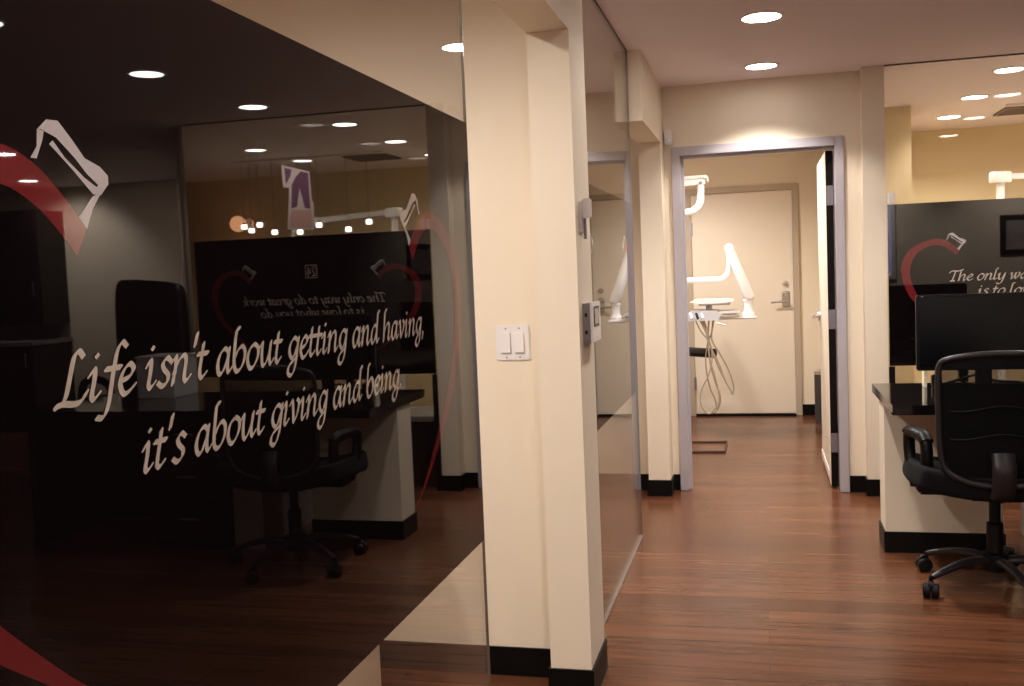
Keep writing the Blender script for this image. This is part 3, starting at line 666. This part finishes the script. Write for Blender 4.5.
for k, (za, zb) in enumerate(((0.930, 0.978),)):
    rows = [[(x, bow(x, z) - 0.002, z) for x in [0.672 + 0.446 * i / 16 for i in range(17)]] for z in (za, (za + zb) / 2, zb - 0.003)]
    top_band.grid(rows)
K(top_band.build('top_band', M['black_fabric'], oc, True))
rows = [[(x, bow(x, z) + 0.02, z) for x in [0.675 + 0.44 * i / 16 for i in range(17)]] for z in (0.50, 0.57, 0.64, 0.72, 0.80, 0.87)]
K(MB().grid(rows).build('lumbar_pad', M['black_fabric'], oc, True))
for z in (0.665, 0.775):
    K(MB().tube([(x, bow(x, z) - 0.004 + 0.0, z + 0.012 * math.cos((x - 0.885) * 20)) for x in [0.70 + 0.37 * i / 12 for i in range(13)]], 0.0025, 6).build('lumbar_seam', M['dark'], oc, True))
K(MB().tube(smooth_path([(0.885, 4.125, 0.60), (0.885, 4.10, 0.53), (0.885, 4.13, 0.44), (0.885, 4.22, 0.405), (0.885, 4.32, 0.405)], 6), 0.044, 12, flat=0.4).build('back_spine', M['satin'], oc, True))
for s in (-1, 1):
    def ap(t, z, o=0.0):   # t runs from the rear (0) to the front (1) of an arm that flares outwards
        return (cx + s * (0.272 + 0.045 * t + o), 4.25 + 0.19 * t, z - 0.075)
    lpz = [ap(.30, .50), ap(.12, .55), ap(.04, .61), ap(.05, .672), ap(.15, .704), ap(.5, .716), ap(.85, .716), ap(.98, .690), ap(.95, .62), ap(.80, .56), ap(.62, .50)]
    arm = K(MB().tube(smooth_path(lpz, 5), 0.024, 12).build('armrest', M['dark'], oc, True))
    K(MB().tube(smooth_path([ap(.02, .700), ap(.2, .722), ap(.5, .728), ap(.85, .728), ap(1.02, .715)], 5), 0.027, 12, flat=0.6).build('arm_pad', M['dark'], arm, True))
    K(MB().box(min(cx + s * .30, cx + s * 0.1), max(cx + s * .30, cx + s * 0.1), 4.29, 4.40, 0.400, 0.440, 0.008).build('arm_bracket', M['dark'], arm))

# ------------------------------------------------------------------ things seen only in the reflections
ec = thing('executive_chair', 'tall black leather chair behind the desk, seen reflected in the left glass', 'office chair', (2.55, 5.55, 0))
def KE(o): return keep(ec, o)
ex, ey = 2.55, 5.55
for k in range(5):
    a = math.radians(90 + 72 * k); d = Vector((math.cos(a), math.sin(a), 0))
    KE(MB().tube([Vector((ex, ey, 0.13)), Vector((ex, ey, 0.11)) + d * 0.15, Vector((ex, ey, 0.07)) + d * 0.29], [0.03, 0.026, 0.018], 10).tube([Vector((ex, ey, 0.07)) + d * 0.29, Vector((ex, ey, 0.0)) + d * 0.29], 0.022, 10).build('base_leg', M['dark'], ec, True))
KE(MB().tube([(ex, ey, 0.10), (ex, ey, 0.46)], 0.03, 14).build('gas_column', M['dark'], ec, True))
KE(MB().box(ex - 0.26, ex + 0.26, ey - 0.27, ey + 0.24, 0.46, 0.58, 0.045, 4).build('seat', M['leather'], ec, True))
bk = MB(); outl = smooth_path([(ex - .20, .60, 0), (ex - .245, .85, 0), (ex - .25, 1.15, 0), (ex - .235, 1.36, 0), (ex - .14, 1.405, 0), (ex, 1.42, 0), (ex + .14, 1.43, 0), (ex + .225, 1.40, 0), (ex + .25, 1.15, 0), (ex + .245, .85, 0), (ex + .20, .60, 0)], 4)
bk.prism([(p.x, p.y) for p in outl], 0.09, 'y', ey + 0.17)
o = KE(bk.build('backrest', M['leather'], ec)); m_ = o.modifiers.new('bev', 'BEVEL'); m_.width = 0.03; m_.segments = 3
for s in (-1, 1):
    KE(MB().tube(smooth_path([(ex + s * .27, ey + .16, .56), (ex + s * .30, ey + .12, .76), (ex + s * .30, ey - .1, .79), (ex + s * .28, ey - .18, .56)], 5), 0.025, 10).build('armrest', M['dark'], ec, True))
pb = tag(MB().box(1.92, 2.16, 5.00, 5.24, 0.742, 0.97, 0.004).box(1.915, 2.165, 4.995, 5.245, 0.97, 0.982, 0.003).build('paper_box', M['white']), 'pale lidded box on the desk top, reflected in the left glass below the tall chair', 'box')

cab = thing('wall_cabinet', 'tall dark cabinet with pale counter on the far wall, reflected at the left edge', 'cabinet', (6.5, 8.7, 0))
def KC(o): return keep(cab, o)
KC(MB().box(5.64, 7.5, 8.37, 8.95, 0.0, 0.86).build('lower_body', M['espresso'], cab))
KC(MB().box(5.62, 7.5, 8.35, 8.95, 0.86, 0.90).build('counter', M['pale_counter'], cab))
KC(MB().box(5.64, 7.5, 8.55, 8.95, 1.06, 2.20).build('upper_body', M['espresso'], cab))
KC(MB().box(5.64, 7.5, 8.935, 8.95, 0.90, 1.06).build('backsplash', M['pale_counter'], cab))
for i in range(4):
    x0 = 5.65 + i * 0.46
    for z0, z1, yf in ((0.08, 0.84, 8.352), (1.07, 2.18, 8.532)):
        dr = KC(MB().box(x0, x0 + 0.45, yf, yf + 0.018, z0, z1, 0.003).build('cabinet_door', M['espresso'], cab))
        zc = z1 - 0.12 if z0 < 0.5 else z0 + 0.34
        KC(MB().tube([(x0 + 0.05, yf - 0.022, zc - 0.07), (x0 + 0.05, yf - 0.022, zc + 0.07)], 0.006, 8).tube([(x0 + .05, yf, zc - .05), (x0 + .05, yf - .022, zc - .05)], .005, 8).tube([(x0 + .05, yf, zc + .05), (x0 + .05, yf - .022, zc + .05)], .005, 8).build('handle', M['steel'], dr, True))

# operatory behind the right glass
ol = thing('operatory_lamp', 'white drum-ended dental lamp arm behind the clear glass above the film', 'dental lamp', (1.77, 8.25, 0))
keep(ol, MB().lathe([(0, 0), (0.19, 0), (0.19, 0.03), (0.05, 0.05), (0.03, 0.08), (0.03, 1.90), (0, 1.90)], (1.765, 8.25, 0), 24).build('post', M['white_enamel'], ol, True))
keep(ol, MB().lathe([(0, 0), (0.072, 0), (0.078, 0.012), (0.078, 0.068), (0.07, 0.08), (0, 0.082)], (1.765, 8.25, 1.90), 32).build('drum', M['white_enamel'], ol, True))
keep(ol, MB().prism([(1.82, 1.925), (2.75, 1.87), (2.75, 1.925), (1.82, 1.965)], 0.05, 'y', 8.225).build('arm', M['white_enamel'], ol))
keep(ol, MB().tube([(2.72, 8.25, 1.90), (2.72, 8.25, 1.72)], 0.02, 12).lathe([(0, 0), (0.10, 0.0), (0.13, 0.03), (0.06, 0.08), (0, 0.09)], (2.72, 8.25, 1.64), 20).build('lamp_head', M['white_enamel'], ol, True))

pl = thing('cube_pendant_light', 'row of small glowing glass cubes hung on thin cords behind the quotation glass', 'pendant light', (2.4, 8.0, HC))
keep(pl, MB().box(1.75, 3.15, 7.985, 8.015, HC - 0.015, HC).build('ceiling_bar', M['white'], pl))
CUBES = [(3.07, 1.875), (3.0, 1.84), (2.92, 1.885), (2.78, 1.815), (2.54, 1.805), (2.36, 1.855), (2.09, 1.805), (1.90, 1.86)]
for x, z in CUBES:
    keep(pl, MB().tube([(x, 8.0, z + 0.03), (x, 8.0, HC - 0.03)], 0.003, 6).build('cord', M['dull_steel'], pl))
    cu = keep(pl, MB().box(x - 0.02, x + 0.02, 7.98, 8.02, z - 0.02, z + 0.02, 0.004).build('cube_lamp', M['cube'], pl))
    keep(pl, MB().lathe([(0.012, 0.02), (0.012, 0.035), (0, 0.037)], (x, 8.0, z), 12).build('lamp_cap', M['steel'], cu))
ws = thing('added_glow_lamp', 'round orange lamp added on the yellow back wall for the warm glow in the left reflection', 'wall lamp', (3.75, 9.3, 1.98))  # lamp added to make the warm glow; its source is unknown
keep(ws, MB().lathe([(0, -0.04), (0.03, -0.035), (0.05, -0.02), (0.055, 0.0)], (3.75, 9.285, 1.98), 24, 'y').build('glass_shade', M['warm'], ws, True))
keep(ws, MB().lathe([(0, -0.016), (0.09, -0.016), (0.09, 0.0), (0, 0.0)], (3.75, 9.3, 1.98), 24, 'y').build('wall_rose', M['steel'], ws, True))
l = bpy.data.lights.new('added_wall_glow', 'POINT'); l.energy = 1.3; l.color = (1, .45, .22); l.shadow_soft_size = 0.08  # added point light that throws the orange glow onto the wall
o = bpy.data.objects.new('added_wall_glow', l); C.objects.link(o); o.location = (3.75, 9.12, 1.98)
oc2 = thing('operatory_counter', 'low dark counter standing behind the lower clear strip of the right glass', 'counter', (1.6, 6.4, 0))
keep(oc2, MB().box(0.66, 2.38, 6.14, 6.60, 0.0, 0.43).build('counter_body', M['espresso'], oc2))
keep(oc2, MB().box(0.66, 2.40, 6.12, 6.62, 0.43, 0.465, 0.004).build('counter_top', M['pale_counter'], oc2))
for i in range(3):
    dr = keep(oc2, MB().box(0.68 + i * 0.57, 1.235 + i * 0.57, 6.60, 6.618, 0.05, 0.41, 0.003).build('counter_door', M['espresso'], oc2))
    keep(oc2, MB().tube([(0.90 + i * .57, 6.635, 0.36), (1.02 + i * .57, 6.635, 0.36)], 0.006, 8).tube([(0.91 + i * .57, 6.615, 0.36), (0.91 + i * .57, 6.635, 0.36)], .005, 6).tube([(1.01 + i * .57, 6.615, 0.36), (1.01 + i * .57, 6.635, 0.36)], .005, 6).build('handle', M['steel'], dr, True))
vt = thing('ceiling_vent', 'brown slotted ceiling vent in the room behind the right glass', 'ceiling vent', (1.98, 8.35, HC))
b = MB(); 
for a in ((1.78, 2.18, 8.15, 8.175), (1.78, 2.18, 8.525, 8.55), (1.78, 1.805, 8.175, 8.525), (2.155, 2.18, 8.175, 8.525)): b.box(*a, HC - 0.012, HC)
keep(vt, b.build('vent_frame', M['vent'], vt))
for i in range(9): keep(vt, MB().box(1.80, 2.16, 8.19 + i * 0.037, 8.205 + i * 0.037, HC - 0.010, HC - 0.001).build('slat', M['vent'], vt))
tb = tag(MB().box(0.704, 0.740, RY - 0.022, RY - 0.0053, 1.672, 1.735, 0.004).build('glass_tag', M['white']), 'tiny white tag on the glass above the left corner of the film', 'tag')

# left room: pale cabinet behind the clear strip
pk = thing('pale_cabinet', 'pale low cabinet behind the clear lower strip of the near glass', 'cabinet', (-1.5, 2.6, 0))
keep(pk, MB().box(-2.0, -1.14, 2.35, 2.75, 0.0, 0.66).build('carcass', M['wall'], pk))
keep(pk, MB().box(-2.02, -1.135, 2.33, 2.77, 0.66, 0.69, 0.004).build('cabinet_top', M['gloss_black'], pk))
for i in range(2):
    dr = keep(pk, MB().box(-1.99 + i * .425, -1.575 + i * .425, 2.335, 2.351, 0.04, 0.64, 0.002).build('cabinet_door', M['wall'], pk))
    keep(pk, MB().tube([(-1.62 + i * .12, 2.318, 0.45), (-1.62 + i * .12, 2.318, 0.57)], 0.006, 8).build('handle', M['steel'], dr, True))

# behind the camera: window at dusk and a framed picture, both reflected in the right film
w1 = struct(thing('window_1', 'window with blue dusk light behind its blind', 'window', (1.25, -1.89, 1.65)))
del w1['category']
keep(w1, MB().box(0.95, 1.665, -1.90, -1.885, 1.15, 2.10).build('blind', M['blind'], w1))
b = MB()
for a in ((0.90, 0.95, 1.10, 2.15), (1.665, 1.715, 1.10, 2.15)): b.box(a[0], a[1], -1.90, -1.86, a[2], a[3])
b.box(0.95, 1.665, -1.90, -1.86, 1.10, 1.15).box(0.95, 1.665, -1.90, -1.86, 2.10, 2.15)
for i in range(18): b.box(0.95, 1.665, -1.884, -1.876, 1.18 + i * 0.052, 1.186 + i * 0.052)
keep(w1, b.build('window_frame', M['white'], w1))
pf = thing('picture_frame', 'dark framed picture on the wall behind us, mirrored in the right film', 'picture', (3.35, -1.9, 1.6))
b = MB()
for a in ((2.98, 3.04, 1.36, 1.86), (3.66, 3.72, 1.36, 1.86), (3.04, 3.66, 1.36, 1.42), (3.04, 3.66, 1.80, 1.86)): b.box(a[0], a[1], -1.90, -1.87, a[2], a[3])
keep(pf, b.build('frame', M['espresso'], pf)); keep(pf, MB().box(3.04, 3.66, -1.90, -1.888, 1.42, 1.80).build('print', M['paper'], pf))

# ------------------------------------------------------------------ world, camera, view
w = bpy.data.worlds.new('world'); sc.world = w; w.use_nodes = True
w.node_tree.nodes['Background'].inputs[0].default_value = (0.02, 0.02, 0.025, 1); w.node_tree.nodes['Background'].inputs[1].default_value = 0.2
yaw, pitch, roll = 0.24569627, 0.06821963, -0.04112947
cyw, syw, cp, sp = math.cos(yaw), math.sin(yaw), math.cos(pitch), math.sin(pitch)
fwd = Vector((-syw * cp, cyw * cp, -sp)); rt = Vector((cyw, syw, 0)); up = rt.cross(fwd)
cr, sr = math.cos(roll), math.sin(roll)
r2 = rt * cr + up * sr; u2 = -rt * sr + up * cr
cam = bpy.data.cameras.new('camera'); co = bpy.data.objects.new('camera', cam); C.objects.link(co)
mw = Matrix((r2, u2, -fwd)).transposed().to_4x4(); mw.translation = (0, 0, 1.3622); co.matrix_world = mw
cam.sensor_width = 36; cam.lens = 36 * 1000 / 1024; cam.clip_start = 0.02
sc.camera = co
sc.view_settings.view_transform = 'Standard'; sc.view_settings.look = 'None'; sc.view_settings.gamma = 1
sc.view_settings.exposure = 0.1; sc.view_settings.use_curve_mapping = False
sc.cycles.use_denoising = True
sc.cycles.max_bounces = 10; sc.cycles.transparent_max_bounces = 16; sc.cycles.sample_clamp_indirect = 4
